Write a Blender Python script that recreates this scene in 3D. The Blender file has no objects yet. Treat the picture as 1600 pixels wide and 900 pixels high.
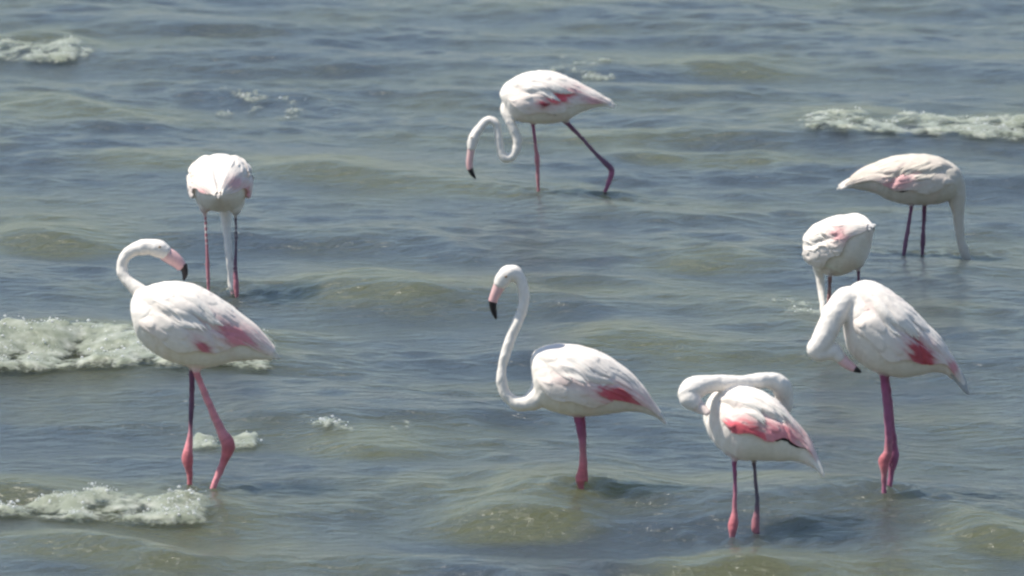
import bpy, bmesh, math
import numpy as np
from mathutils import Vector

scene = bpy.context.scene
col = scene.collection

# ------------------------------------------------------------------ camera
F_PX = 12000.0                 # focal length in pixels of a 1600 px wide frame
CAM_H = 4.2
PITCH = math.atan(1370.0 / F_PX)
cam_data = bpy.data.cameras.new("camera")
cam_data.sensor_width = 36.0
cam_data.lens = F_PX / 1600.0 * 36.0
cam_data.clip_start = 0.5
cam_data.clip_end = 6000.0
cam_data.dof.use_dof = True
cam_data.dof.focus_distance = 33.0
cam_data.dof.aperture_fstop = 7.0
cam = bpy.data.objects.new("camera", cam_data)
cam.location = (0, 0, CAM_H)
cam.rotation_euler = (math.pi / 2 - PITCH, 0, 0)
col.objects.link(cam)
scene.camera = cam

# ------------------------------------------------------------------ sky, sun, exposure
SUN_ELEV = math.radians(60.0)
SUN_AZ = math.radians(-92.0)       # compass angle from +Y, clockwise: from the left
world = bpy.data.worlds.new("World")
scene.world = world
world.use_nodes = True
wn = world.node_tree.nodes
wl = world.node_tree.links
wn.clear()
sky = wn.new("ShaderNodeTexSky")
sky.sky_type = 'NISHITA'
sky.sun_disc = False
sky.sun_elevation = SUN_ELEV
sky.sun_rotation = SUN_AZ
sky.air_density = 1.0
sky.dust_density = 0.45
sky.ozone_density = 1.2
bg = wn.new("ShaderNodeBackground")
bg.inputs["Strength"].default_value = 0.113
wout = wn.new("ShaderNodeOutputWorld")
wl.new(sky.outputs[0], bg.inputs[0])
wl.new(bg.outputs[0], wout.inputs[0])

sun_data = bpy.data.lights.new("sun", 'SUN')
sun_data.energy = 4.8
sun_data.angle = math.radians(0.55)
sun_data.color = (1.0, 0.95, 0.86)
sun = bpy.data.objects.new("sun", sun_data)
to_sun = Vector((math.sin(SUN_AZ) * math.cos(SUN_ELEV), math.cos(SUN_AZ) * math.cos(SUN_ELEV), math.sin(SUN_ELEV)))
sun.rotation_euler = (-to_sun).to_track_quat('-Z', 'Y').to_euler()
sun.location = (0, 0, 50)
col.objects.link(sun)

scene.view_settings.view_transform = 'Standard'
scene.view_settings.look = 'None'
scene.view_settings.exposure = 0.45
scene.view_settings.gamma = 1.0
scene.view_settings.use_curve_mapping = False
scene.cycles.filter_width = 2.4

# ------------------------------------------------------------------ helpers
cP, sP = math.cos(PITCH), math.sin(PITCH)


def ray(px, py):
    a = (px - 800.0) / F_PX
    b = -(py - 450.0) / F_PX
    return (a, cP + b * sP, -sP + b * cP)


def at(px, py, Y):
    """World point seen at a pixel, on the upright plane Y metres out."""
    d = ray(px, py)
    t = Y / d[1]
    return np.array((d[0] * t, Y, CAM_H + d[2] * t))


def on_water(px, py):
    d = ray(px, py)
    t = -CAM_H / d[2]
    return np.array((d[0] * t, d[1] * t))


def project(P):
    x, y, z = P[..., 0], P[..., 1], P[..., 2] - CAM_H
    depth = y * cP - z * sP
    up = y * sP + z * cP
    return 800 + F_PX * x / depth, 450 - F_PX * up / depth


def lin(r, g, b):
    out = []
    for c in (r, g, b):
        c = c / 255.0
        out.append(c / 12.92 if c <= 0.04045 else ((c + 0.055) / 1.055) ** 2.4)
    return np.array(out)


_rs = np.random.RandomState(7)
_perm = _rs.permutation(256)
_perm = np.concatenate([_perm, _perm, _perm])
_ga = _rs.rand(256) * 2 * math.pi
_gx, _gy = np.cos(_ga), np.sin(_ga)


def perlin(x, y):
    xi = np.floor(x).astype(int)
    yi = np.floor(y).astype(int)
    xf, yf = x - xi, y - yi
    u = xf * xf * xf * (xf * (xf * 6 - 15) + 10)
    v = yf * yf * yf * (yf * (yf * 6 - 15) + 10)

    def g(ix, iy, fx, fy):
        h = _perm[_perm[ix & 255] + (iy & 255)]
        return _gx[h] * fx + _gy[h] * fy
    n00 = g(xi, yi, xf, yf)
    n10 = g(xi + 1, yi, xf - 1, yf)
    n01 = g(xi, yi + 1, xf, yf - 1)
    n11 = g(xi + 1, yi + 1, xf - 1, yf - 1)
    a = n00 + u * (n10 - n00)
    b = n01 + u * (n11 - n01)
    return (a + v * (b - a)) * 1.5


def fbm(x, y, octaves=4):
    s = 0.0
    a = 1.0
    for i in range(octaves):
        s = s + a * perlin(x + 13.7 * i, y - 7.3 * i)
        x, y = x * 2.03, y * 2.03
        a *= 0.5
    return s


def sstep(a, b, x):
    t = np.clip((x - a) / (b - a), 0, 1)
    return t * t * (3 - 2 * t)


def catmull(pts, sub):
    """Smooth resampling of rows of numbers."""
    pts = np.asarray(pts, float)
    n = len(pts)
    out = []
    for i in range(n - 1):
        p0 = pts[max(i - 1, 0)]
        p1, p2 = pts[i], pts[i + 1]
        p3 = pts[min(i + 2, n - 1)]
        for k in range(sub):
            t = k / sub
            out.append(0.5 * (2 * p1 + (p2 - p0) * t + (2 * p0 - 5 * p1 + 4 * p2 - p3) * t * t
                              + (3 * p1 - p0 - 3 * p2 + p3) * t ** 3))
    out.append(pts[-1])
    return np.array(out)


def grid_faces(nr, nc, wrap=False, flip=False):
    r = np.arange(nr - 1)[:, None]
    c = np.arange(nc if wrap else nc - 1)[None, :]
    c2 = (c + 1) % nc
    f = np.stack([r * nc + c, r * nc + c2, (r + 1) * nc + c2, (r + 1) * nc + c], -1).reshape(-1, 4)
    return f[:, ::-1] if flip else f


def mesh_object(name, verts, faces, material, parent=None, colors=None, smooth=True):
    me = bpy.data.meshes.new(name)
    verts = np.asarray(verts, np.float32)
    if isinstance(faces, np.ndarray):
        nf, k = faces.shape
        me.vertices.add(len(verts))
        me.vertices.foreach_set("co", verts.ravel())
        me.loops.add(nf * k)
        me.loops.foreach_set("vertex_index", faces.ravel().astype(np.int32))
        me.polygons.add(nf)
        me.polygons.foreach_set("loop_start", np.arange(0, nf * k, k, dtype=np.int32))
        me.update(calc_edges=True)
    else:
        me.from_pydata([tuple(map(float, v)) for v in verts], [], [tuple(map(int, f)) for f in faces])
    me.validate()
    if smooth:
        me.polygons.foreach_set("use_smooth", np.ones(len(me.polygons), bool))
    if colors is not None:
        a = me.attributes.new("tint", 'FLOAT_COLOR', 'POINT')
        c4 = np.ones((len(verts), 4), np.float32)
        c4[:, :3] = colors
        a.data.foreach_set("color", c4.ravel())
    me.materials.append(material)
    o = bpy.data.objects.new(name, me)
    col.objects.link(o)
    if parent is not None:
        o.parent = parent
        o.matrix_parent_inverse = parent.matrix_world.inverted()
    return o


# ------------------------------------------------------------------ materials
def new_mat(name):
    m = bpy.data.materials.new(name)
    m.use_nodes = True
    nt = m.node_tree
    return m, nt, nt.nodes["Principled BSDF"]


def plumage_material():
    m, nt, p = new_mat("plumage")
    at_ = nt.nodes.new("ShaderNodeAttribute")
    at_.attribute_name = "tint"
    co = nt.nodes.new("ShaderNodeTexCoord")
    n1 = nt.nodes.new("ShaderNodeTexNoise")
    n1.inputs["Scale"].default_value = 55
    n1.inputs["Detail"].default_value = 4
    nt.links.new(co.outputs["Object"], n1.inputs["Vector"])
    ramp = nt.nodes.new("ShaderNodeMapRange")
    ramp.inputs["From Min"].default_value = 0.3
    ramp.inputs["From Max"].default_value = 0.7
    ramp.inputs["To Min"].default_value = 0.90
    ramp.inputs["To Max"].default_value = 1.0
    nt.links.new(n1.outputs["Fac"], ramp.inputs["Value"])
    mul = nt.nodes.new("ShaderNodeVectorMath")
    mul.operation = 'SCALE'
    nt.links.new(at_.outputs["Color"], mul.inputs[0])
    nt.links.new(ramp.outputs[0], mul.inputs["Scale"])
    nt.links.new(mul.outputs[0], p.inputs["Base Color"])
    p.inputs["Roughness"].default_value = 0.85
    p.inputs["Specular IOR Level"].default_value = 0.15
    p.inputs["Sheen Weight"].default_value = 0.15
    bump = nt.nodes.new("ShaderNodeBump")
    bump.inputs["Strength"].default_value = 0.25
    bump.inputs["Distance"].default_value = 0.006
    nt.links.new(n1.outputs["Fac"], bump.inputs["Height"])
    nt.links.new(bump.outputs[0], p.inputs["Normal"])
    return m


def tint_material(name, rough, spec):
    m, nt, p = new_mat(name)
    at_ = nt.nodes.new("ShaderNodeAttribute")
    at_.attribute_name = "tint"
    co = nt.nodes.new("ShaderNodeTexCoord")
    n1 = nt.nodes.new("ShaderNodeTexNoise")
    n1.inputs["Scale"].default_value = 90
    nt.links.new(co.outputs["Object"], n1.inputs["Vector"])
    mr = nt.nodes.new("ShaderNodeMapRange")
    mr.inputs["To Min"].default_value = 0.8
    mr.inputs["To Max"].default_value = 1.15
    nt.links.new(n1.outputs["Fac"], mr.inputs["Value"])
    mul = nt.nodes.new("ShaderNodeVectorMath")
    mul.operation = 'SCALE'
    nt.links.new(at_.outputs["Color"], mul.inputs[0])
    nt.links.new(mr.outputs[0], mul.inputs["Scale"])
    nt.links.new(mul.outputs[0], p.inputs["Base Color"])
    p.inputs["Roughness"].default_value = rough
    p.inputs["Specular IOR Level"].default_value = spec
    return m


def water_material():
    m, nt, p = new_mat("turbid_water")
    L = nt.links.new
    geo = nt.nodes.new("ShaderNodeNewGeometry")
    # olive mud drifts in slate water; wave fronts painted olive for less sky reflection
    mp0 = nt.nodes.new("ShaderNodeMapping")
    mp0.inputs["Rotation"].default_value = (0, 0, math.radians(24))
    mp0.inputs["Scale"].default_value = (0.8, 0.75, 1.0)
    L(geo.outputs["Position"], mp0.inputs["Vector"])
    n0 = nt.nodes.new("ShaderNodeTexNoise")
    n0.inputs["Scale"].default_value = 0.9
    n0.inputs["Detail"].default_value = 4
    L(mp0.outputs[0], n0.inputs["Vector"])
    front_olive = nt.nodes.new("ShaderNodeAttribute")
    front_olive.attribute_name = "front_olive"
    sadd = nt.nodes.new("ShaderNodeMath")
    sadd.operation = 'MULTIPLY_ADD'
    sadd.inputs[1].default_value = 0.34
    L(front_olive.outputs["Fac"], sadd.inputs[0])
    L(n0.outputs["Fac"], sadd.inputs[2])
    rmp = nt.nodes.new("ShaderNodeValToRGB")
    rmp.color_ramp.elements[0].position = 0.44
    rmp.color_ramp.elements[0].color = (0.042, 0.052, 0.056, 1)
    rmp.color_ramp.elements[1].position = 0.74
    rmp.color_ramp.elements[1].color = (0.078, 0.083, 0.046, 1)
    L(sadd.outputs[0], rmp.inputs[0])
    L(rmp.outputs[0], p.inputs["Base Color"])
    p.inputs["IOR"].default_value = 1.333
    p.inputs["Roughness"].default_value = 0.2
    p.subsurface_method = 'BURLEY'
    p.inputs["Subsurface Weight"].default_value = 1.0
    p.inputs["Subsurface Radius"].default_value = (0.9, 1.0, 0.8)
    p.inputs["Subsurface Scale"].default_value = 0.5
    # wind ripples, drawn out along the crests
    mp = nt.nodes.new("ShaderNodeMapping")
    mp.inputs["Rotation"].default_value = (0, 0, math.radians(28))
    mp.inputs["Scale"].default_value = (1.0, 1.35, 1.0)
    L(geo.outputs["Position"], mp.inputs["Vector"])
    n1 = nt.nodes.new("ShaderNodeTexNoise")
    n1.inputs["Scale"].default_value = 8.5
    n1.inputs["Detail"].default_value = 5
    n1.inputs["Roughness"].default_value = 0.55
    L(mp.outputs[0], n1.inputs["Vector"])
    b = nt.nodes.new("ShaderNodeBump")
    b.inputs["Strength"].default_value = 1.0
    b.inputs["Distance"].default_value = 0.052
    L(n1.outputs["Fac"], b.inputs["Height"])
    L(b.outputs[0], p.inputs["Normal"])
    return m


def foam_material():
    """Froth: pale, wet, lacy at its edges (attribute "cover" = how closed the froth is)."""
    m, nt, p = new_mat("sea_foam")
    L = nt.links.new
    geo = nt.nodes.new("ShaderNodeNewGeometry")
    cov = nt.nodes.new("ShaderNodeAttribute")
    cov.attribute_name = "cover"
    n1 = nt.nodes.new("ShaderNodeTexNoise")
    n1.inputs["Scale"].default_value = 13
    n1.inputs["Detail"].default_value = 5
    n1.inputs["Roughness"].default_value = 0.6
    L(geo.outputs["Position"], n1.inputs["Vector"])
    rmp = nt.nodes.new("ShaderNodeValToRGB")
    e = rmp.color_ramp.elements
    e[0].position = 0.30
    e[0].color = (0.18, 0.20, 0.145, 1)
    e[1].position = 0.72
    e[1].color = (0.45, 0.46, 0.395, 1)
    e2 = rmp.color_ramp.elements.new(0.50)
    e2.color = (0.26, 0.28, 0.215, 1)
    L(n1.outputs["Fac"], rmp.inputs[0])
    # beads (cover above 1) painted white for spray and sun glints
    wf = nt.nodes.new("ShaderNodeMath")
    wf.operation = 'SUBTRACT'
    wf.use_clamp = True
    wf.inputs[1].default_value = 1.0
    L(cov.outputs["Fac"], wf.inputs[0])
    mixc = nt.nodes.new("ShaderNodeMix")
    mixc.data_type = 'RGBA'
    L(wf.outputs[0], mixc.inputs[0])
    L(rmp.outputs[0], mixc.inputs[6])
    mixc.inputs[7].default_value = (0.88, 0.88, 0.85, 1)
    L(mixc.outputs[2], p.inputs["Base Color"])
    p.inputs["Roughness"].default_value = 0.4
    p.inputs["IOR"].default_value = 1.333
    p.inputs["Subsurface Weight"].default_value = 0.7
    p.inputs["Subsurface Radius"].default_value = (1, 1, 0.9)
    p.inputs["Subsurface Scale"].default_value = 0.12
    n2 = nt.nodes.new("ShaderNodeTexNoise")
    n2.inputs["Scale"].default_value = 38
    n2.inputs["Detail"].default_value = 5
    n2.inputs["Roughness"].default_value = 0.6
    L(geo.outputs["Position"], n2.inputs["Vector"])
    b = nt.nodes.new("ShaderNodeBump")
    b.inputs["Strength"].default_value = 0.16
    b.inputs["Distance"].default_value = 0.012
    L(n2.outputs["Fac"], b.inputs["Height"])
    L(b.outputs[0], p.inputs["Normal"])
    add = nt.nodes.new("ShaderNodeMath")
    add.operation = 'ADD'
    L(n2.outputs["Fac"], add.inputs[0])
    L(cov.outputs["Fac"], add.inputs[1])
    mr = nt.nodes.new("ShaderNodeMapRange")
    mr.interpolation_type = 'SMOOTHSTEP'
    mr.inputs["From Min"].default_value = 0.58
    mr.inputs["From Max"].default_value = 1.15
    mr.inputs["To Max"].default_value = 0.86
    L(add.outputs[0], mr.inputs["Value"])
    L(mr.outputs[0], p.inputs["Alpha"])
    return m


M_PLUME = plumage_material()
M_BEAK = tint_material("beak_horn", 0.4, 0.4)
M_EYE = tint_material("eye", 0.15, 0.5)
M_WATER = water_material()
M_FOAM = foam_material()

# ------------------------------------------------------------------ water
_wr = np.random.RandomState(21)
WAVES = []
for lam_min, lam_max, cnt, steep in ((2.4, 4.8, 7, 0.036), (1.1, 2.4, 12, 0.050), (0.45, 1.1, 22, 0.066), (0.16, 0.45, 32, 0.080)):
    for i in range(cnt):
        lam = lam_min * (lam_max / lam_min) ** _wr.rand()
        ang = math.radians(-122 + _wr.randn() * (22 if lam_min > 1 else 44))       # travel direction: towards the camera and to the left
        k = 2 * math.pi / lam
        amp = steep / k * math.sqrt(2.0 / cnt)
        WAVES.append((k * math.cos(ang), k * math.sin(ang), amp, _wr.rand() * 2 * math.pi, lam))

# single waves seen in the photograph: centre pixel of the foot, half length in px, height (m), front length, back length, turn
HUMPS = [
    # px, py, half_px, height, front, back, slant
    (810, 831, 130, 0.065, 0.45, 0.9, -0.30),
    (1040, 785, 110, -0.06, 0.42, 0.6, -0.10),
    (550, 715, 100, 0.070, 0.42, 0.9, -0.30),
    (120, 575, 260, 0.110, 0.50, 1.0, -0.10),
    (110, 808, 230, 0.095, 0.42, 0.9, -0.08),
    (350, 690, 70, 0.050, 0.30, 0.7, -0.1),
    (1480, 212, 330, 0.085, 0.70, 1.4, -0.45),
    (20, 82, 150, 0.085, 0.80, 1.5, -0.1),
    (560, 292, 190, 0.065, 0.65, 1.3, -0.9),
    (640, 475, 160, 0.055, 0.60, 1.2, -0.3),
    (1130, 425, 90, 0.055, 0.50, 1.1, -0.3),
    (110, 185, 170, 0.06, 0.75, 1.4, -0.5),
    (1060, 255, 190, 0.05, 0.70, 1.4, -0.5),
    (1000, 555, 170, 0.060, 0.50, 1.1, -0.3),
    (180, 882, 330, 0.05, 0.35, 0.8, -0.3),
    (1130, 905, 160, 0.05, 0.35, 0.8, -0.3),
    (1560, 870, 80, 0.06, 0.35, 0.8, -0.3),
    (1180, 810, 400, 0.030, 0.42, 0.9, -0.15),
    (250, 268, 90, 0.05, 0.6, 1.2, -0.2),
    (60, 385, 120, 0.055, 0.55, 1.1, -0.3),
    (1100, 120, 200, 0.06, 0.8, 1.5, -0.4),
]


FOOT_SPOTS = []


def humps(x, y):
    h = np.zeros_like(x)
    for (px, py, hp, ht, fr, bk, sl) in HUMPS:
        cx, cy = on_water(px, py)
        half = hp * cy / F_PX
        dx = x - cx
        line = cy + fr * 0.8 + sl * dx + 0.10 * np.sin(dx * 3.1 + px) + 0.05 * np.sin(dx * 8.3 + py)
        dy = y - line                         # positive behind the crest
        prof = np.where(dy < 0, np.exp(-(dy / (fr * 0.55)) ** 2), np.exp(-(dy / (bk * 0.6)) ** 2))
        env = np.exp(-np.abs(dx / (half * 1.05)) ** 2)
        h = h + ht * prof * env * (1 + 0.25 * np.sin(dx * 5.7 + py))
    return h


def water_h(x, y, cell=None):
    h = np.zeros_like(x)
    # groups of waves: the field swells and fades from place to place
    g = 0.75 + 0.5 * perlin(x * 0.33 + 3.3, y * 0.2 + 8.1)
    for (kx, ky, a, ph, lam) in WAVES:
        w = a * np.sin(kx * x + ky * y + ph)
        if cell is not None:
            w = w * np.clip((lam / np.maximum(cell, 1e-6) - 3.0) / 3.0, 0, 1)
        h = h + w
    h = h * g
    h = 0.055 * np.tanh(h / 0.055)
    h = h + 0.35 * np.maximum(h, 0) ** 2 / 0.06      # peaked crests, flat troughs
    h = h + humps(x, y)
    for fx, fy in FOOT_SPOTS:                         # ripple rings round the wading legs
        r = np.sqrt((x - fx) ** 2 + (y - fy) ** 2)
        h = h + 0.011 * np.cos(r * 2 * math.pi / 0.115) * np.exp(-r / 0.16)
    return h


def on_waves(px, py):
    """Where the sight line through a pixel first meets the waves."""
    d = np.array(ray(px, py))
    t0 = -CAM_H / d[2]
    t = np.linspace(t0 * 0.93, t0 * 1.06, 1500)
    x, y, z = d[0] * t, d[1] * t, CAM_H + d[2] * t
    i = int(np.argmax(z <= water_h(x, y)))
    return np.array((x[i], y[i]))


def axis(a, b, step, far_lo, far_hi, growth):
    core = np.arange(a, b + step * 0.5, step)
    lo, hi = [], []
    v, s = a, step
    while v > far_lo:
        s *= growth
        v -= s
        lo.append(v)
    v, s = b, step
    while v < far_hi:
        s *= growth
        v += s
        hi.append(v)
    return np.concatenate([np.array(lo[::-1]), core, np.array(hi)])


FOOT_SPOTS += [tuple(on_waves(*q)) for q in ((297, 758), (334, 765), (326, 455), (369, 468), (841, 297), (943, 306), (910, 755), (1145, 845),
                                             (1183, 848), (1382, 763), (1391, 763), (1412, 396), (1441, 396), (1508, 398))]


def build_water():
    xs = axis(-4.6, 4.6, 0.024, -3000, 3000, 1.09)
    ys = axis(26.0, 58.0, 0.026, -3000, 4500, 1.07)
    X, Y = np.meshgrid(xs, ys)
    cx = np.gradient(xs)[None, :] * np.ones_like(X)
    cy = np.gradient(ys)[:, None] * np.ones_like(X)
    Z = water_h(X, Y, np.maximum(cx, cy))
    V = np.stack([X, Y, Z], -1).reshape(-1, 3)
    o = mesh_object("water", V, grid_faces(len(ys), len(xs)), M_WATER)
    sl = np.clip(np.maximum(humps(X, Y + 0.22), humps(X, Y)) / 0.06, 0, 1).astype(np.float32)      # fronts painted olive, as where less sky is reflected
    o.data.attributes.new("front_olive", 'FLOAT', 'POINT').data.foreach_set("value", sl.ravel())
    o["kind"] = "structure"
    o["label"] = "choppy grey green shallow water with olive wave fronts"
    o["category"] = "water"
    return o


build_water()


# ------------------------------------------------------------------ breaking foam
def build_foam(px0, px1, py, depth_m, thick, label, slant=0.0, cover=0.0, seed=0, spray_glints=40, flat=False, end_soft=0.12, opacity=1.0):
    (x0, y0), (x1, y1) = on_water(px0, py), on_water(px1, py)
    yc = (y0 + y1) / 2
    step = 0.0085
    xs = np.arange(x0 - 0.05, x1 + 0.05, step)
    ys = np.arange(yc - 0.25, yc + depth_m + 0.15, step * 1.15)
    X, Y = np.meshgrid(xs, ys)
    q = (Y - yc - slant * (X - (x0 + x1) / 2)) / depth_m
    s = (X - x0) / (x1 - x0)
    env = sstep(0, 0.22, q + 0.12 * fbm(X * 3 + seed, Y * 3)) * (1 - sstep(0.72, 1.0, q + 0.15 * fbm(X * 4 + seed, Y * 2 + 9)))
    env = env * sstep(0, end_soft, s) * (1 - sstep(1 - end_soft, 1, s))
    big = fbm(X * 3.0 + seed * 3.1, Y * 1.6 + seed, 2)
    mid = fbm(X * 8 + seed, Y * 4.5 - seed, 2)
    fine = fbm(X * 22 + seed, Y * 14 + seed * 2, 2)
    if flat:
        patch = sstep(0.0, 0.7, fbm(X * 5.5 + seed, Y * 2.4 + seed * 1.7, 4) + cover)
        t = env * patch * thick * (0.6 + 0.3 * mid + 0.2 * fine) + 0.004
        cv = env * patch * 0.75 * opacity
    else:
        t = thick * env * np.maximum(0.6 + 0.42 * big + 0.12 * mid + 0.05 * fine, 0.15) + 0.004
        cv = env ** 1.3 * np.clip(0.50 + 0.55 * mid + 0.35 * big + 0.2 * fine + cover, 0.05, 0.8)
    keep = cv > 0.015
    Z = water_h(X, Y) + t
    nr, nc = X.shape
    V = np.stack([X + 0.3 * np.maximum(t, 0) * fbm(X * 11 + 5, Y * 11, 2), Y - 0.5 * np.maximum(t, 0) * (0.5 + 0.3 * mid), Z], -1).reshape(-1, 3)
    F = grid_faces(nr, nc)
    kf = keep.reshape(-1)[F].any(1)
    F = F[kf]
    used = np.unique(F)
    remap = np.full(len(V), -1)
    remap[used] = np.arange(len(used))
    V2, F2 = V[used], remap[F]
    # white beads along the crest: spray, and sun glints built as solid specks
    r = np.random.RandomState(100 + seed)
    top = np.argwhere((t * cv).reshape(-1) > 0.5 * (t * cv).max())[:, 0]
    verts, faces = [V2], [F2]
    base = len(V2)
    octa = np.array([(1, 0, 0), (0, 1, 0), (-1, 0, 0), (0, -1, 0), (0, 0, 1), (0, 0, -1)], float)
    tri = [(0, 1, 4, 4), (1, 2, 4, 4), (2, 3, 4, 4), (3, 0, 4, 4), (1, 0, 5, 5), (2, 1, 5, 5), (3, 2, 5, 5), (0, 3, 5, 5)]
    fl = [tuple(f) for f in F2]
    for i in range(spray_glints):
        if len(top) == 0:
            break
        c = V[top[r.randint(len(top))]]
        rad = 0.0022 + 0.0060 * r.rand() ** 4
        c = c + np.array((0.02 * r.randn(), 0.02 * r.randn(), rad + (0.0 if flat else 0.012) * r.rand() ** 2))
        verts.append(c + octa * rad * np.array((1.2, 1.0, 0.8)))
        fl += [(base + a, base + b, base + c_) for a, b, c_, _ in tri]
        base += 6
    o = mesh_object("sea_foam", np.concatenate(verts), fl, M_FOAM)
    ca = np.full(base, 2.0, np.float32)
    ca[:len(V2)] = cv.reshape(-1)[used]
    o.data.attributes.new("cover", 'FLOAT', 'POINT').data.foreach_set("value", ca)
    o["kind"] = "stuff"
    o["label"] = label
    o["category"] = "foam"
    return o


build_foam(-160, 440, 590, 0.95, 0.075, "tumbling pale foam of the breaking wave behind the flamingo with turned-back head", -0.02, 0.22, 13, 420, end_soft=0.07)
build_foam(-150, 350, 820, 0.55, 0.065, "pale green foam of the breaking wave at the lower left corner", -0.02, 0.22, 2, 320)
build_foam(1225, 1760, 228, 1.2, 0.050, "long foam line of the breaking wave above the right-hand feeding flamingo", -0.35, 0.0, 3, 220)
build_foam(-140, 135, 98, 1.3, 0.06, "white foam of the far breaker at the upper left edge", -0.05, 0.05, 4, 140)
build_foam(310, 540, 185, 2.0, 0.022, "thin scattered foam flecks in the upper left water", -0.9, 0.02, 5, 10, True, opacity=0.5)
build_foam(100, 180, 105, 1.4, 0.022, "few small foam flecks just right of the far left breaker", -0.4, 0.05, 6, 6, True, opacity=0.6)
build_foam(455, 650, 690, 0.5, 0.02, "sparkling foam flecks on a small crest left of centre", -0.1, 0.0, 7, 26, True, opacity=0.7)
build_foam(290, 405, 700, 0.45, 0.03, "small pale foam lip behind the legs of the striding flamingo", 0.0, 0.3, 8, 16, True, opacity=0.85)
build_foam(1205, 1320, 505, 0.9, 0.02, "faint pale splash left of the half hidden flamingo's feet", -0.1, 0.15, 12, 10, True, opacity=0.6)
build_foam(850, 970, 130, 1.6, 0.02, "faint foam patch just beyond the wading flamingo's back", -0.3, 0.1, 9, 8, True, opacity=0.6)


# ------------------------------------------------------------------ flamingos
WHITE = np.array((0.84, 0.775, 0.695))
BLUSH = np.array((0.80, 0.64, 0.57))
ROSE = np.array((0.74, 0.40, 0.40))
RED = np.array((0.52, 0.10, 0.12))
PINK = np.array((0.70, 0.27, 0.30))
LEG = np.array((0.50, 0.19, 0.22))
JOINT = np.array((0.58, 0.17, 0.19))
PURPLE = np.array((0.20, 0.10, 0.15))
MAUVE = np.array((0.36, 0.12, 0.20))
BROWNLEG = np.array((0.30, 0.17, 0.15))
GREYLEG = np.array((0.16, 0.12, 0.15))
BLACK = np.array((0.018, 0.014, 0.016))
GREY = np.array((0.45, 0.44, 0.43))


def tube(points, radii, lateral=None, flat=1.0, nseg=14):
    """Closed tapered tube through points; returns verts, faces."""
    P = np.asarray(points, float)
    n = len(P)
    T = np.gradient(P, axis=0)
    T /= np.linalg.norm(T, axis=1)[:, None] + 1e-9
    lat = np.array((0.0, 1.0, 0.0)) if lateral is None else np.asarray(lateral, float)
    V = []
    for i in range(n):
        s = lat - T[i] * lat.dot(T[i])
        if np.linalg.norm(s) < 0.15:
            e = np.array((1.0, 0, 0))
            s = s + 0.4 * (e - T[i] * e.dot(T[i]))
        s /= np.linalg.norm(s)
        u = np.cross(s, T[i])
        a = np.arange(nseg) * 2 * math.pi / nseg
        V.append(P[i] + radii[i] * (np.cos(a)[:, None] * u + flat * np.sin(a)[:, None] * s))
    V = np.concatenate(V)
    F = [tuple(f) for f in grid_faces(n, nseg, wrap=True)]
    b = len(V)
    V = np.concatenate([V, [P[0] - T[0] * radii[0] * 0.6, P[-1] + T[-1] * radii[-1] * 0.6]])
    for k in range(nseg):
        k2 = (k + 1) % nseg
        F.append((b, k2, k))
        F.append((b + 1, (n - 1) * nseg + k, (n - 1) * nseg + k2))
    return V, F


def islands(F):
    """Groups of faces that share vertices."""
    parent = {}

    def find(i):
        while parent.setdefault(i, i) != i:
            parent[i] = parent[parent[i]]
            i = parent[i]
        return i
    for f in F:
        r = find(f[0])
        for q in f[1:]:
            parent[find(q)] = r
    groups = {}
    for f in F:
        groups.setdefault(find(f[0]), []).append(f)
    return [np.array(g) for g in groups.values()]


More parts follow.
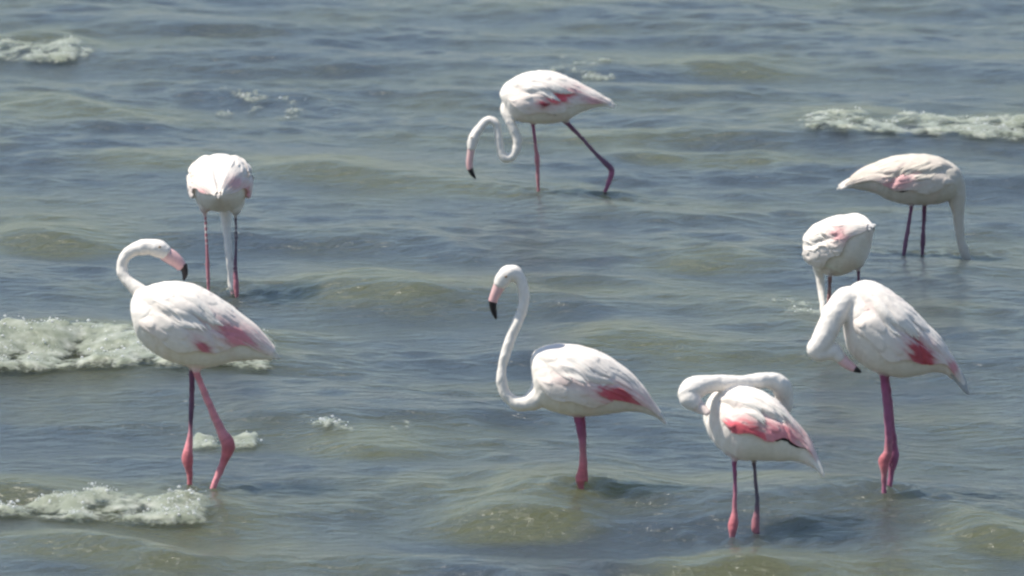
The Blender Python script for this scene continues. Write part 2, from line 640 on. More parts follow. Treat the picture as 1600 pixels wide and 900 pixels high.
class Flamingo:
    def __init__(self, label, crop, water_py, trunk, yaw, neck, beak, tip, legs, eye=None, patches=(),
                 flight=None, seed=0, beak_tint=None, wing_low=122.0, tail_tint=None, tail_n=5, dull=(1, 1, 1)):
        self.dull = np.array(dull, float)
        self.ox, self.oy, self.z = crop
        self.seed = seed
        self.rng = np.random.RandomState(seed + 50)
        mx = self.ox + np.mean([l[-2][0] for l in legs]) / self.z
        foot = on_waves(mx, water_py)
        self.D = foot[1]
        self.mpp = self.D / F_PX / self.z          # metres per crop pixel
        root = bpy.data.objects.new("flamingo", None)
        root.location = (foot[0], foot[1], 0.0)
        root.empty_display_size = 0.2
        col.objects.link(root)
        bpy.context.view_layer.update()
        root["label"] = label
        root["category"] = "flamingo"
        root["group"] = "flamingos wading in the choppy shallows"
        self.root = root
        y = math.radians(yaw)
        self.lat = np.array((math.sin(y), math.cos(y), 0.0))
        self.patches = patches
        self.trunk_rings(trunk)
        self.body(neck, legs)
        for s in (-1, 1):
            self.wing(s, wing_low, flight)
        self.tail(tail_tint, tail_n)
        if beak:
            self.beak(beak, tip, beak_tint)
        if eye:
            self.eyes(eye)

    def pt(self, cx, cy, d=0.0):
        return at(self.ox + cx / self.z, self.oy + cy / self.z, self.D + d)

    def trunk_rings(self, trunk):
        rows = []
        for (tx, ty, bx, by, w, *d) in trunk:
            d = d[0] if d else 0.0
            T, B = self.pt(tx, ty, d), self.pt(bx, by, d)
            rows.append(np.concatenate([T, B, [w]]))
        self.rings = catmull(rows, 8)
        C = (self.rings[:, :3] + self.rings[:, 3:6]) / 2
        self.arc = np.concatenate([[0], np.cumsum(np.linalg.norm(np.diff(C, axis=0), axis=1))])

    def surf(self, u, th):
        """Points of the trunk surface; u 0..1 breast to tail, th angle from the back (radians, sign = side)."""
        u = np.asarray(u, float)
        s = np.clip(u, 0, 1) * self.arc[-1]
        R = np.stack([np.interp(s, self.arc, self.rings[:, k]) for k in range(7)], -1)
        C = (R[..., :3] + R[..., 3:6]) / 2
        Vv = (R[..., :3] - R[..., 3:6]) / 2
        return C + np.cos(th)[..., None] * Vv + np.sin(th)[..., None] * self.lat * R[..., 6:7]

    def body(self, neck, legs):
        parts = []
        samples, srad, scol, soft = [], [], [], []
        # trunk
        n = len(self.rings)
        nseg = 40
        a = np.arange(nseg) * 2 * math.pi / nseg
        U = np.repeat((self.arc / self.arc[-1])[:, None], nseg, 1)
        TH = np.repeat(a[None, :], n, 0)
        V = self.surf(U, TH).reshape(-1, 3)
        F = [tuple(f) for f in grid_faces(n, nseg, wrap=True)]
        b = len(V)
        V = np.concatenate([V, V[:nseg].mean(0)[None], V[(n - 1) * nseg:n * nseg].mean(0)[None]])
        for k in range(nseg):
            k2 = (k + 1) % nseg
            F.append((b, k2, k))
            F.append((b + 1, (n - 1) * nseg + k, (n - 1) * nseg + k2))
        parts.append((V, F))
        # neck and head
        rows = [np.concatenate([self.pt(q[0], q[1], q[3] if len(q) > 3 else 0.0), [q[2] * self.mpp]]) for q in neck]
        nk = catmull(rows, 6)
        q = np.arange(len(nk)) * 0.23
        nk[:, 3] *= 1 + 0.07 * perlin(q + self.seed * 3.1, q * 0 + 0.5)
        parts.append(tube(nk[:, :3], nk[:, 3], nseg=20))
        samples.append(nk[:, :3])
        srad.append(nk[:, 3])
        tneck = np.linspace(0, 1, len(nk))[:, None]
        scol.append((WHITE * (1 - 0.25 * tneck) + np.array((0.80, 0.735, 0.70)) * 0.25 * tneck) * self.dull)
        # legs
        for lg in legs:
            rows = []
            p0 = lg[0]
            d0 = p0[4] if len(p0) > 4 else 0.0
            up = 0.075 / self.mpp
            rows.append(np.concatenate([self.pt(p0[0] + (p0[0] - lg[1][0]) * 0.2, p0[1] - up, d0 * 0.8), [0.048], WHITE]))
            rows.append(np.concatenate([self.pt(p0[0], p0[1] - 0.018 / self.mpp, d0), [0.024], WHITE * 0.6 + p0[3] * 0.4]))
            for q in lg:
                d = q[4] if len(q) > 4 else 0.0
                rows.append(np.concatenate([self.pt(q[0], q[1], d), [q[2] * self.mpp], q[3]]))
            # below the surface the shank goes on down to the mud
            last, prev = rows[-1], rows[-2]
            dirn = last[:3] - prev[:3]
            dirn = dirn / np.linalg.norm(dirn)
            foot = last.copy()
            foot[:3] = last[:3] + dirn * 0.22
            rows.append(foot)
            lc = catmull(rows, 6)
            rad = np.maximum(lc[:, 3], 0.007)
            parts.append(tube(lc[:, :3], rad, nseg=16))
            samples.append(lc[:, :3])
            srad.append(rad)
            mott = 1 + 0.22 * perlin(np.arange(len(lc)) * 0.61 + self.seed, np.full(len(lc), 0.4 + len(scol)))
            scol.append(np.clip(lc[:, 4:7] * mott[:, None], 0.01, 0.85))
        # one continuous skin
        verts, faces, off = [], [], 0
        for V, F in parts:
            verts.append(V)
            faces += [tuple(i + off for i in f) for f in F]
            off += len(V)
        tmp = mesh_object("skin_cage", np.concatenate(verts), faces, M_PLUME)
        bm = bmesh.new()
        bm.from_mesh(tmp.data)
        bmesh.ops.recalc_face_normals(bm, faces=bm.faces)
        bm.to_mesh(tmp.data)
        bm.free()
        rm = tmp.modifiers.new("r", 'REMESH')
        rm.mode = 'VOXEL'
        rm.voxel_size = 0.0052
        sm = tmp.modifiers.new("s", 'SMOOTH')
        sm.factor = 0.5
        sm.iterations = 4
        dg = bpy.context.evaluated_depsgraph_get()
        dg.update()
        ev = tmp.evaluated_get(dg)
        me = bpy.data.meshes.new_from_object(ev)
        nv = len(me.vertices)
        P = np.empty(nv * 3, np.float32)
        me.vertices.foreach_get("co", P)
        P = P.reshape(-1, 3).astype(float)
        nrm = np.empty(nv * 3, np.float32)
        me.vertices.foreach_get("normal", nrm)
        ruff = 0.0022 * fbm(P[:, 0] * 26 + self.seed, P[:, 2] * 22 + P[:, 1] * 17, 3)
        PR = P + nrm.reshape(-1, 3) * ruff[:, None]
        me.vertices.foreach_set("co", PR.astype(np.float32).ravel())
        S = np.concatenate(samples)
        R = np.concatenate(srad)
        Cc = np.concatenate(scol)
        base = np.tile(WHITE * self.dull, (nv, 1))
        blush = sstep(0.0, 0.7, fbm(P[:, 0] * 7 + self.seed, P[:, 2] * 9 + P[:, 1] * 5, 3))[:, None] * 0.35
        base = base * (1 - blush) + BLUSH * blush
        out = np.empty((nv, 3))
        for i0 in range(0, nv, 4000):
            q = P[i0:i0 + 4000]
            dist = np.linalg.norm(q[:, None, :] - S[None], axis=2) / R[None] - 1.0
            j = dist.argmin(1)
            w = (1 - sstep(0.25, 0.9, dist[np.arange(len(q)), j]))[:, None]
            out[i0:i0 + 4000] = base[i0:i0 + 4000] * (1 - w) + Cc[j] * w
        me2 = me
        me2.name = "body"
        a4 = me2.attributes.new("tint", 'FLOAT_COLOR', 'POINT')
        c4 = np.ones((nv, 4), np.float32)
        c4[:, :3] = out
        a4.data.foreach_set("color", c4.ravel())
        me2.polygons.foreach_set("use_smooth", np.ones(len(me2.polygons), bool))
        me2.materials.clear()
        me2.materials.append(M_PLUME)
        old = tmp.data
        bpy.data.objects.remove(tmp)
        bpy.data.meshes.remove(old)
        o = bpy.data.objects.new("body", me2)
        col.objects.link(o)
        o.parent = self.root
        o.matrix_parent_inverse = self.root.matrix_world.inverted()

    def shingles(self, s, c, ls, wc, seed):
        """Overlapping feather scales: height 0..1 rising to each tip, and a random value per feather."""
        i0 = np.floor(s / ls)

        def tip(k):
            fc = c / wc + 0.5 * np.mod(k, 2)
            jc = np.floor(fc)
            f = fc - jc
            jit = np.mod(np.sin(jc * 12.9898 + k * 78.233 + seed) * 43758.5453, 1.0)
            return (k + 1) * ls - ls * (0.42 * (2 * f - 1) ** 2 + 0.25 * jit), jit, f
        t0, j0, f0 = tip(i0)
        t1, j1, f1 = tip(i0 + 1)
        first = s < t0
        t = np.where(first, t0, t1)
        j = np.where(first, j0, j1)
        f = np.where(first, f0, f1)
        h = 1 - (t - s) / (1.6 * ls)
        return np.clip(h, 0, 1) * (1 - 0.5 * (2 * f - 1) ** 4), j

    def wing(self, side, low, flight):
        nu, nv = 110, 60
        u = np.linspace(0.07, 0.985, nu)[:, None] * np.ones((1, nv))
        v = np.linspace(0, 1, nv)[None, :] * np.ones((nu, 1))
        lowang = np.radians(low * (0.80 + 0.20 * np.sin(np.pi * np.clip(u * 1.25, 0, 1))))
        lowang = lowang + np.radians(5) * np.sin(u * 21 + self.seed)
        hi = np.radians(5 + 16 * (1 - u))
        th = hi + (lowang - hi) * v
        P0 = self.surf(u, side * th)
        e = 1e-3
        Pu = self.surf(np.clip(u + e, 0, 1), side * th) - self.surf(np.clip(u - e, 0, 1), side * th)
        Pt = self.surf(u, side * (th + e)) - self.surf(u, side * (th - e))
        N = np.cross(Pu, Pt) * (-side)
        N /= np.linalg.norm(N, axis=-1)[..., None] + 1e-12
        Cc = (self.surf(u, 0 * th) + self.surf(u, 0 * th + math.pi)) / 2
        sign = np.sign(((P0 - Cc) * N).sum(-1))
        N *= sign[..., None]
        s = u * self.arc[-1]
        c = th * 0.145
        # feathers run back and slightly down
        ss = s + 0.18 * c
        cc = c - 0.22 * s
        warp = 0.012 * fbm(ss * 9 + self.seed, cc * 9, 2)
        h1, j1 = self.shingles(ss + warp, cc + warp, 0.075, 0.050, self.seed * 3 + side)
        h2, j2 = self.shingles(ss + warp + 0.03, cc - warp, 0.16, 0.034, self.seed * 5 + side + 2)
        w2 = sstep(0.52, 0.68, u + 0.1 * (v - 0.5))
        hs = h1 * (1 - w2) + h2 * w2
        jj = j1 * (1 - w2) + j2 * w2
        # two soft folds between shoulder, scapulars and the folded hand
        fold = np.exp(-((v - 0.56 - 0.30 * (u - 0.3)) / 0.05) ** 2) * sstep(0.16, 0.3, u) * (1 - sstep(0.55, 0.8, u))
        fold2 = np.exp(-((u - 0.40 - 0.22 * v) / 0.022) ** 2) * sstep(0.3, 0.6, v)
        lump = 0.005 * fbm(s * 7 + self.seed * 2.3, c * 9, 2)
        rise = sstep(0.0, 0.2, v) * sstep(0.07, 0.22, u + 0.05 * np.sin(v * 9))
        hh = (0.011 + 0.0055 * hs + lump - 0.010 * fold - 0.008 * fold2) * rise - 0.005 * (1 - rise)
        hh = hh * (1 - 0.6 * sstep(0.8, 1.0, u))
        self.plumes(u, v, P0, N, hh, side)
        px, py = project(P0)
        cx, cy = (px - self.ox) * self.z, (py - self.oy) * self.z
        colr = np.tile(WHITE * self.dull, (nu, nv, 1))
        bl = (0.18 + 0.35 * jj * sstep(0.35, 0.9, v) + 0.30 * sstep(0.2, 0.8, fbm(s * 6 + self.seed, c * 8, 2)))[..., None] * 0.8
        colr = colr * (1 - bl) + BLUSH * bl
        mask = np.zeros((nu, nv))
        mcol = np.tile(RED, (nu, nv, 1))
        wob = fbm(ss * 14 + self.seed, cc * 70 + side, 3)
        for (ex, ey, rx, ry, rot, ecol, strength) in self.patches:
            r = math.radians(rot)
            dx, dy = cx - ex, cy - ey
            a = (dx * math.cos(r) + dy * math.sin(r)) / rx
            b = (-dx * math.sin(r) + dy * math.cos(r)) / ry
            dd = np.sqrt(a * a + b * b) + 0.34 * wob + 0.3 * (jj - 0.5)
            core = 1 - sstep(0.25, 1.35, dd)
            halo = (1 - sstep(0.7, 2.2, dd))[..., None] * 0.55 * strength
            colr = colr * (1 - halo) + (0.5 * ROSE + 0.5 * BLUSH) * halo
            m = core * strength
            take = (m > mask)[..., None]
            mcol = np.where(take, ecol, mcol)
            mask = np.maximum(mask, m)
        colr = colr * (1 - 0.75 * mask[..., None]) + mcol * 0.75 * mask[..., None]
        P = P0 + N * hh[..., None]
        # lower edge turned in so the wing reads as a thick fold
        edge = P0[:, -1] - N[:, -1] * 0.012
        mid = P0[:, -1] + N[:, -1] * (hh[:, -1:] * 0.3) + (P0[:, -1] - P0[:, -2]) * 0.35
        V = np.concatenate([P, mid[:, None], edge[:, None]], 1)
        K = np.concatenate([colr, colr[:, -1:], colr[:, -1:]], 1)
        wing = mesh_object("wing", V.reshape(-1, 3), grid_faces(nu, nv + 2, flip=(side > 0)), M_PLUME, self.root,
                           K.reshape(-1, 3))
        for pv, pf, pc in self.plume_strips:
            mesh_object("scapular_feather", pv, pf, M_PLUME, wing, np.tile(pc, (len(pv), 1)))
        # red coverts as feathers of their own over the wing
        Fq = grid_faces(nu, nv, flip=(side > 0))
        sel = mask.reshape(-1)[Fq].min(1) > 0.42
        if sel.sum() > 8:
            lift = (0.0015 + 0.003 * hs * (mask - 0.4))
            PP = (P + N * lift[..., None]).reshape(-1, 3)
            k = sstep(0.42, 0.85, mask)[..., None]
            kc = (colr * (1 - k) + (mcol * (0.85 + 0.3 * jj[..., None])) * k).reshape(-1, 3)
            for Fs in islands(Fq[sel]):
                if len(Fs) < 14:
                    continue
                used = np.unique(Fs)
                rmp = np.full(nu * nv, -1)
                rmp[used] = np.arange(len(used))
                mesh_object("covert_feathers", PP[used], rmp[Fs], M_PLUME, wing, kc[used])
        if flight:
            u0, u1, drop = flight
            n = 40
            uu = np.linspace(u0, u1, n)
            tt = np.linspace(0, 1, 7)
            UU, TT = np.meshgrid(uu, tt, indexing='ij')
            la = np.interp(UU, u[:, 0], lowang[:, 0])
            wid = np.radians(drop) * np.sin(np.pi * (UU - u0) / (u1 - u0)) ** 0.6
            A = la - np.radians(3) + wid * TT
            Q = self.surf(UU, side * A)
            Cq = (self.surf(UU, 0 * A) + self.surf(UU, 0 * A + math.pi)) / 2
            Nq = Q - Cq
            Nq /= np.linalg.norm(Nq, axis=-1)[..., None]
            Q = Q + Nq * (0.009 - 0.012 * TT ** 3 + 0.002 * np.sin(UU * 90))[..., None]
            mesh_object("flight_feathers", Q.reshape(-1, 3), grid_faces(n, 7, flip=(side > 0)), M_PLUME, wing,
                        np.tile(BLACK * 1.6, (n * 7, 1)))

    def plumes(self, u, v, P0, N, hh, side):
        """Loose shoulder plumes lying over the folded wing; built once the wing exists."""
        S = P0 + N * (hh + 0.0025)[..., None]
        nu, nv = u.shape
        r = np.random.RandomState(self.seed * 7 + side + 3)
        self.plume_strips = []
        for i in range(11):
            a0 = 0.18 + 0.022 * i + 0.02 * r.randn()
            b0 = 0.30 + 0.16 * r.rand() + 0.10 * np.sin(i * 1.3)
            la, lb = 0.15 + 0.10 * r.rand(), 0.12 + 0.16 * r.rand()
            n = 12
            t = np.linspace(0, 1, n)
            A = np.clip((a0 + la * t - 0.07) / 0.915, 0, 1) * (nu - 1)
            B = np.clip(b0 + lb * t ** 1.3, 0, 0.97) * (nv - 1)
            w = (0.9 + 0.7 * r.rand()) * 2.6 * np.sin(np.pi * (0.12 + 0.86 * t)) ** 0.8
            rows = []
            for q in (-1, -0.5, 0, 0.5, 1):
                a, b = np.clip(A - 0.25 * w * q, 0, nu - 1.001), np.clip(B + w * q, 0, nv - 1.001)
                i0, j0 = a.astype(int), b.astype(int)
                fa, fb = (a - i0)[:, None], (b - j0)[:, None]
                p = (S[i0, j0] * (1 - fa) * (1 - fb) + S[i0 + 1, j0] * fa * (1 - fb)
                     + S[i0, j0 + 1] * (1 - fa) * fb + S[i0 + 1, j0 + 1] * fa * fb)
                m = N[i0, j0]
                lift = (0.003 * (1 - q * q) + 0.002 * t ** 2 - 0.006 * (1 - t) ** 3)[:, None]
                rows.append(p + m * lift)
            V = np.stack(rows, 1).reshape(-1, 3)
            k = 0.25 * r.rand()
            self.plume_strips.append((V, grid_faces(n, 5, flip=(side > 0)), (WHITE * (1 - k) + BLUSH * k) * self.dull))

    def tail(self, tint, count):
        """Short stiff tail and wing-tip plumes past the end of the trunk."""
        tint = WHITE * 0.97 if tint is None else tint
        endC = (self.rings[-1, :3] + self.rings[-1, 3:6]) / 2
        k = np.searchsorted(self.arc, 0.78 * self.arc[-1])
        preC = (self.rings[k, :3] + self.rings[k, 3:6]) / 2
        upv = (self.rings[k, :3] - self.rings[k, 3:6]) / 2
        ax = endC - preC
        ln = np.linalg.norm(ax)
        ax /= ln
        for i in range(count):
            f = (i / max(count - 1, 1)) * 2 - 1
            start = preC + upv * (0.15 + 0.25 * self.rng.rand()) * (1 - abs(f)) + self.lat * 0.03 * f
            end = endC + ax * (0.004 + 0.03 * self.rng.rand()) + self.lat * 0.016 * f + np.array((0, 0, 0.008 * self.rng.randn()))
            t = np.linspace(0, 1, 9)
            P = start[None] * (1 - t[:, None]) + end[None] * t[:, None]
            P[:, 2] += 0.010 * np.sin(np.pi * t)
            r = 0.016 * np.sin(np.pi * (0.28 + 0.70 * t)) ** 0.7 + 0.0015
            V, F = tube(P, r, lateral=np.cross(ax, (0, 0.3, 1.0)), flat=0.45, nseg=8)
            shade = tint * (0.9 + 0.1 * self.rng.rand())
            mesh_object("tail_feather", V, F, M_PLUME, self.root, np.tile(shade, (len(V), 1)))

    def beak(self, beak, tip, tint):
        tint = PINK * 0.6 + BLUSH * 0.4 if tint is None else tint
        b = catmull([np.concatenate([self.pt(q[0], q[1], q[3] if len(q) > 3 else 0.0), [q[2] * self.mpp]]) for q in beak], 6)
        V, F = tube(b[:, :3], b[:, 3], flat=0.7, nseg=16)
        t = np.repeat(np.linspace(0, 1, len(b)), 16)
        t = np.concatenate([t, [0, 1]])[:, None]
        c = (tint * 0.75 + WHITE * 0.25) * (1 - t) + tint * t
        o = mesh_object("beak", V, F, M_BEAK, self.root, c)
        if tip:
            b2 = catmull([np.concatenate([self.pt(q[0], q[1], q[3] if len(q) > 3 else 0.0), [q[2] * self.mpp]]) for q in tip], 6)
            V, F = tube(b2[:, :3], b2[:, 3], flat=0.7, nseg=14)
            mesh_object("beak_tip", V, F, M_BEAK, o, np.tile(BLACK, (len(V), 1)))

    def eyes(self, eye):
        ex, ey, hw = eye[:3]
        d = eye[3] if len(eye) > 3 else 0.0
        for s in (-1, 1):
            c = self.pt(ex, ey, d + s * hw)
            bm = bmesh.new()
            bmesh.ops.create_uvsphere(bm, u_segments=12, v_segments=8, radius=0.0048)
            V = np.array([tuple(v.co) for v in bm.verts]) * np.array((1.2, 0.7, 1.0)) + c
            F = [tuple(v.index for v in f.verts) for f in bm.faces]
            bm.free()
            mesh_object("eye", V, F, M_EYE, self.root, np.tile(np.array((0.22, 0.15, 0.08)), (len(V), 1)))


# 1: left foreground, striding, head turned back over the body
Flamingo("striding white flamingo with head turned back over its body, left foreground",
    (130, 340, 1.957), 760,
    [(143, 275, 150, 300, .03), (150, 245, 165, 360, .085), (185, 215, 200, 402, .12), (235, 198, 255, 435, .14),
     (290, 194, 310, 452, .148), (350, 208, 355, 462, .14), (410, 240, 400, 456, .12), (460, 279, 440, 444, .095),
     (505, 319, 490, 437, .07), (550, 363, 535, 434, .045), (590, 403, 580, 436, .02)], 0,
    [(215, 275, 45, 0), (182, 235, 27, .02), (158, 212, 21, .03), (128, 185, 18, .04), (118, 155, 17.5, .05), (127, 122, 18, .05),
     (155, 98, 20, .05), (190, 90, 24, .05), (220, 92, 27, .05), (243, 102, 25, .05), (256, 110, 22, .05)],
    [(246, 108, 22, .05), (268, 120, 23, .05), (288, 135, 20, .05), (302, 152, 16, .05)],
    [(304, 146, 15, .05), (310, 162, 11, .05), (311, 176, 8, .05), (307, 190, 4, .05)],
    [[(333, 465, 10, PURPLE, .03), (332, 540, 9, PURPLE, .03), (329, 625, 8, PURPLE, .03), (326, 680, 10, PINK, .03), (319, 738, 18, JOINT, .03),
      (325, 775, 11, JOINT, .03), (326, 818, 8, JOINT, .03), (327, 850, 8, JOINT, .03)],
     [(345, 470, 11, PINK, -.03), (373, 540, 11, PINK, -.03), (403, 610, 13, PINK, -.03), (426, 660, 16, PINK, -.03), (444, 698, 22, JOINT, -.03),
      (431, 742, 13, JOINT, -.03), (412, 788, 11, PINK, -.03), (396, 830, 9, PINK, -.03), (384, 860, 9, PINK, -.03)]],
    eye=(234, 90, .043, .05),
    patches=[(362, 388, 40, 15, 42, 0.5 * RED + 0.5 * PINK, 0.8), (460, 360, 85, 32, 25, PINK, 0.95)], seed=1)

# 2: seen from behind
Flamingo("white flamingo seen from behind with lowered neck between its legs",
    (260, 210, 3.2125), 462,
    [(270, 160, 270, 280, .04, .26), (270, 122, 270, 330, .09, .22), (270, 101, 270, 368, .128, .15), (270, 97, 270, 388, .140, .05),
     (268, 108, 270, 385, .138, -.05), (266, 145, 268, 368, .115, -.15), (263, 210, 265, 348, .07, -.23), (262, 268, 262, 330, .028, -.28), (262, 300, 262, 322, .010, -.31)], 90,
    [(285, 300, 60, .18), (298, 380, 34, .20), (302, 470, 23, .12), (310, 550, 20, .05), (318, 630, 18, .02), (325, 700, 18, .02), (330, 750, 22, .03), (338, 780, 20, .03)],
    [(336, 772, 18, .03), (342, 808, 16, .03), (348, 840, 12, .03)], [(347, 835, 12, .03), (350, 860, 6, .03)],
    [[(195, 400, 9, LEG), (203, 560, 8, LEG), (208, 680, 10, LEG), (212, 790, 8, LEG), (213, 830, 8, LEG)],
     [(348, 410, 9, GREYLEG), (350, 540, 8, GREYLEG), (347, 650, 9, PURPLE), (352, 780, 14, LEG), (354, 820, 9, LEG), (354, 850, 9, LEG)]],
    patches=[(345, 250, 42, 32, -20, ROSE, 0.7), (388, 285, 25, 38, 0, PINK, 0.8), (180, 288, 34, 20, 20, ROSE, 0.7)], tail_n=3, seed=2, wing_low=118)

# 3: top centre, wading with S-bent neck
Flamingo("wading flamingo with S-bent neck dipping its beak, top centre",
    (690, 80, 3.6), 298,
    [(328, 235, 332, 262, .03), (350, 190, 365, 325, .08), (395, 155, 405, 382, .115), (460, 124, 470, 402, .14), (530, 110, 540, 408, .145),
     (600, 110, 600, 408, .14), (670, 127, 660, 400, .12), (740, 163, 720, 380, .095), (810, 203, 790, 342, .07), (880, 243, 865, 318, .045),
     (955, 287, 945, 305, .015)], 0,
    [(395, 290, 55, 0), (358, 325, 30, -.02), (375, 372, 26, -.04), (402, 430, 26.4, -.05), (424, 490, 25.3, -.05), (424, 540, 24.2, -.05), (400, 588, 25.3, -.05),
     (366, 603, 26.4, -.05), (341, 583, 24.2, -.05), (326, 530, 22.0, -.05), (318, 460, 20.9, -.05), (308, 412, 20.9, -.05), (285, 389, 20.9, -.05),
     (256, 389, 20.9, -.05), (230, 412, 22.0, -.05), (203, 448, 25.3, -.05), (184, 482, 30.8, -.05), (172, 520, 28.6, -.05), (166, 552, 23.1, -.05)],
    [(169, 540, 21, -.05), (161, 585, 19, -.05), (156, 630, 18, -.05), (160, 664, 17, -.05)],
    [(159, 656, 17, -.05), (169, 682, 15, -.05), (181, 702, 10, -.05), (190, 718, 4, -.05)],
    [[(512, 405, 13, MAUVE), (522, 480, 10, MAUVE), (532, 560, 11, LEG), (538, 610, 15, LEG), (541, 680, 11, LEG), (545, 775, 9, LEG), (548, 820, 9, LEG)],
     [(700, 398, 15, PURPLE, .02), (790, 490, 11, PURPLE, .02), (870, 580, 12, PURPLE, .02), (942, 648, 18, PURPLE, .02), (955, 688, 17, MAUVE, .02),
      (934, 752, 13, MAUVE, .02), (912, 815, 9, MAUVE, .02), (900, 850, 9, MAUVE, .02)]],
    eye=(168, 486, .026, -.05),
    patches=[(650, 264, 105, 38, -18, RED * 1.5, 1.0), (590, 296, 48, 16, -10, RED * 0.6, 1.0), (850, 285, 80, 20, 15, ROSE, 0.8)],
    flight=(0.40, 0.56, 9), seed=3)

# 4: centre, upright neck
Flamingo("flamingo with upright curved neck and drooping black-tipped beak, centre foreground",
    (730, 390, 2.309), 757,
    [(229, 395, 232, 450, .04), (245, 366, 250, 540, .09), (285, 346, 290, 576, .12), (340, 340, 345, 592, .14), (400, 345, 400, 602, .145),
     (455, 362, 450, 600, .135), (510, 392, 500, 594, .115), (560, 430, 545, 588, .09), (605, 475, 590, 583, .065), (650, 532, 640, 590, .04),
     (700, 592, 692, 611, .015)], 0,
    [(300, 470, 70, 0), (262, 525, 46, -.02), (222, 552, 30.8, -.03), (180, 555, 25.5, -.03), (146, 532, 22.0, -.03), (127, 490, 19.4, -.03), (125, 435, 18.0, -.03),
     (140, 372, 18.0, -.03), (160, 312, 18.5, -.03), (181, 262, 19.4, -.03), (200, 212, 18.5, -.03), (205, 162, 19.4, -.03), (192, 112, 22.0, -.03),
     (165, 84, 30, -.03), (140, 92, 31, -.03), (124, 116, 27, -.03), (117, 132, 23, -.03)],
    [(121, 122, 24, -.03), (108, 148, 20, -.03), (97, 172, 17, -.03), (92, 188, 16, -.03)],
    [(93, 182, 16, -.03), (93, 205, 13, -.03), (98, 228, 10, -.03), (104, 250, 4, -.03)],
    [[(398, 600, 15, MAUVE, -.03), (409, 660, 13, MAUVE, -.03), (416, 730, 11, LEG, -.03), (414, 790, 14, JOINT, -.03), (409, 828, 19, JOINT, -.03), (412, 870, 10, JOINT, -.03)],
     [(412, 600, 15, MAUVE, .04), (419, 660, 12, MAUVE, .04), (422, 740, 10, LEG, .04), (424, 800, 13, JOINT, .04), (420, 835, 17, JOINT, .04), (420, 870, 10, JOINT, .04)]],
    eye=(140, 98, .033, -.03),
    patches=[(535, 526, 95, 30, 18, RED * 1.1, 1.0), (420, 480, 90, 20, 10, BLUSH, 0.7)], seed=4, wing_low=122)

# 5: preening, neck folded along the back
Flamingo("preening flamingo with neck folded flat along its back and broad rose-red wing",
    (1030, 560, 2.9036), 841,
    [(215, 240, 212, 300, .05, .06), (240, 174, 245, 375, .11, .05), (300, 142, 310, 440, .145, .03), (370, 130, 380, 462, .15, .01),
     (440, 135, 450, 462, .14, 0), (510, 174, 520, 466, .12, -.02), (570, 248, 570, 466, .095, -.04), (620, 308, 620, 467, .065, -.06),
     (670, 373, 660, 480, .045, -.08), (723, 475, 713, 503, .015, -.11)], -12,
    [(290, 270, 70, .1), (400, 260, 55, .17), (500, 250, 48, .2), (555, 215, 48, .19), (566, 168, 46, .17), (546, 120, 45, .14), (495, 100, 39, .11),
     (430, 104, 34, .08), (350, 110, 34, .05), (270, 113, 37, .02), (200, 122, 46, -.01), (148, 140, 55, -.03), (132, 165, 49, -.04), (150, 195, 42, -.05), (172, 213, 34, -.05)],
    [(164, 207, 34, -.05), (188, 224, 27, -.06), (208, 238, 20, -.07), (222, 250, 14, -.08)], None,
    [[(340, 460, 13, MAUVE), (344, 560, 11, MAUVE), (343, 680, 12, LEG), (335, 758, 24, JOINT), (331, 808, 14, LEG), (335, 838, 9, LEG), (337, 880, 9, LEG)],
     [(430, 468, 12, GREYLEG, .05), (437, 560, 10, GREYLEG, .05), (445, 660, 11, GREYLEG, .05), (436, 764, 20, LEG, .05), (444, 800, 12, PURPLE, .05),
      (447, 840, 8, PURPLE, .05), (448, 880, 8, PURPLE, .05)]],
    patches=[(395, 326, 160, 52, 20, RED * 1.4, 1.0), (550, 365, 130, 70, 28, PINK, 0.95), (640, 420, 70, 40, 45, ROSE, 0.8), (245, 275, 50, 34, 20, PINK, 0.9)],
    flight=(0.42, 0.86, 12), seed=5, beak_tint=BLUSH, wing_low=103)

# 6: rear, half hidden
Flamingo("round-backed flamingo half hidden behind the sideways preening one, pink wing spot",
    (1230, 220, 3.215), 500,
    [(95, 525, 112, 572, .03, .22), (110, 488, 160, 622, .08, .18), (140, 448, 210, 672, .115, .12), (190, 400, 262, 676, .135, .05),
     (250, 374, 322, 655, .13, -.02), (310, 372, 372, 615, .10, -.1), (370, 388, 402, 530, .06, -.16), (418, 425, 425, 455, .02, -.2)], 38,
    [(190, 560, 60, .15), (160, 620, 36, .2), (164, 680, 24, .22), (171, 745, 19, .21), (178, 810, 18, .18), (186, 880, 18, .15), (195, 930, 18, .12), (205, 960, 14, .1)],
    None, None,
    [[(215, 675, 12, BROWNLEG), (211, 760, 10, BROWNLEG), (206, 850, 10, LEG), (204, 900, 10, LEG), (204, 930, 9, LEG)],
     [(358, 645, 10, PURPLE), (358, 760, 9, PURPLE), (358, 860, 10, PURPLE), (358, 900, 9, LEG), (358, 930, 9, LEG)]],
    patches=[(272, 474, 60, 34, 25, ROSE, 0.8)], seed=6, tail_tint=GREY * 1.2, tail_n=7)

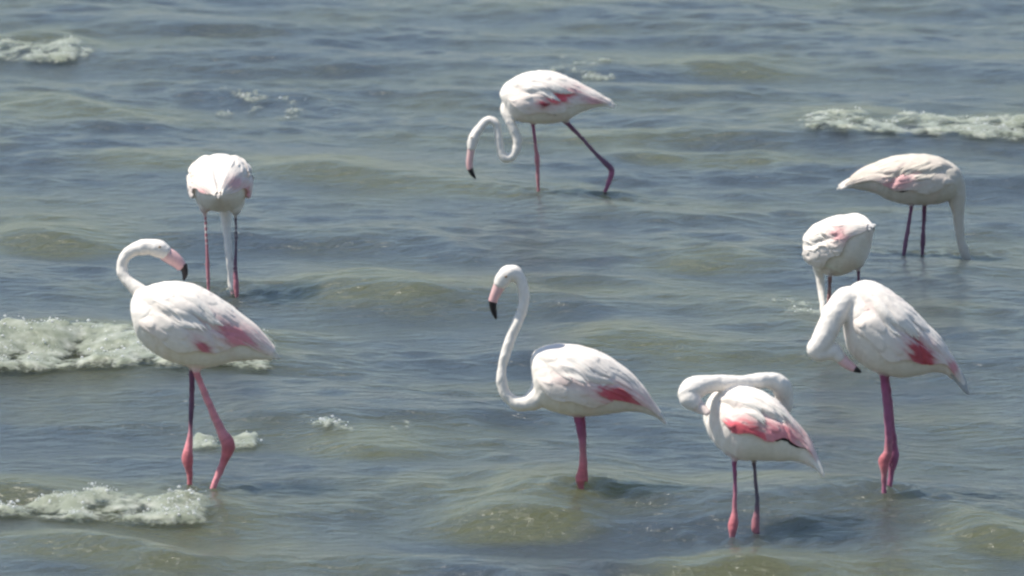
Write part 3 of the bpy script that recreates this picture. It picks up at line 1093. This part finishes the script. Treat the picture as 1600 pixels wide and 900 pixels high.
# 7: right foreground, preening its breast
Flamingo("large flamingo tucking its beak under its breast, right foreground, red wing patch",
    (1230, 310, 1.916), 763,
    [(170, 300, 168, 380, .05), (190, 264, 180, 450, .1), (225, 246, 215, 490, .13), (270, 252, 260, 518, .148), (320, 282, 305, 532, .148),
     (370, 324, 350, 536, .13), (415, 372, 395, 529, .105), (455, 420, 435, 522, .08), (480, 464, 465, 524, .055), (508, 514, 495, 540, .03),
     (534, 560, 526, 568, .012)], 0,
    [(215, 310, 50, -.02), (175, 308, 42, -.05), (149, 335, 39, -.075), (126, 382, 36, -.09), (103, 428, 32, -.10), (86, 452, 28, -.105), (98, 462, 25, -.10),
     (122, 458, 26, -.09), (138, 458, 26, -.085), (152, 470, 21, -.085), (162, 482, 18, -.085)],
    [(155, 473, 19, -.085), (174, 491, 16, -.09), (192, 504, 13, -.095), (204, 511, 10, -.10)],
    [(202, 510, 10, -.10), (211, 515, 8, -.10), (220, 520, 4, -.10)],
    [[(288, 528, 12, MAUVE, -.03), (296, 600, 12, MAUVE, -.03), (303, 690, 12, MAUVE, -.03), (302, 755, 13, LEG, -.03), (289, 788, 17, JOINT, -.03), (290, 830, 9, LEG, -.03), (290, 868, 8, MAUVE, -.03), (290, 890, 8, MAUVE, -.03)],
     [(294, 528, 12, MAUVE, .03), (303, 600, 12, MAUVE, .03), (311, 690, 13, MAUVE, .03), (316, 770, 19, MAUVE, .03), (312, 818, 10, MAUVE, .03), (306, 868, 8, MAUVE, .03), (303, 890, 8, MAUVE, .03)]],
    patches=[(402, 472, 64, 32, 50, RED * 1.0, 1.0), (490, 505, 26, 14, 50, PINK, 0.7), (230, 325, 24, 12, 20, BLUSH, 0.8)],
    seed=7, tail_tint=GREY, wing_low=118)

# 8: right rear, feeding with head under water
Flamingo("feeding flamingo facing right with its neck hanging straight into the water",
    (1230, 220, 3.215), 397,
    [(872, 150, 868, 210, .05), (845, 123, 840, 278, .1), (795, 94, 790, 308, .13), (730, 72, 730, 320, .145), (660, 67, 650, 322, .145),
     (580, 70, 570, 316, .13), (510, 87, 500, 292, .11), (440, 121, 440, 263, .085), (380, 151, 385, 249, .06), (330, 184, 335, 241, .035),
     (282, 225, 285, 236, .012)], 0,
    [(800, 190, 75, 0), (842, 215, 50, 0), (850, 285, 44, 0), (860, 370, 29, 0), (866, 450, 23, 0), (874, 510, 22, 0), (886, 545, 25, 0), (896, 575, 24, 0), (905, 600, 20, 0)],
    [(902, 590, 20, 0), (905, 625, 17, 0), (900, 660, 12, 0)], None,
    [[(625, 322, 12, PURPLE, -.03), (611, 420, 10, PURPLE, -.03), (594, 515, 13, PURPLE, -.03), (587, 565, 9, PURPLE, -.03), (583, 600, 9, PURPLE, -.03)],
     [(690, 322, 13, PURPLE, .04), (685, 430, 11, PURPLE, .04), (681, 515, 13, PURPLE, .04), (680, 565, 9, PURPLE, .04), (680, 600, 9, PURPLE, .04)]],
    patches=[(570, 200, 90, 36, -25, ROSE * 0.9, 0.75), (510, 222, 100, 22, -8, ROSE * 0.85, 0.8)],
    flight=(0.42, 0.60, 11), seed=8, wing_low=112, dull=(0.72, 0.70, 0.66))
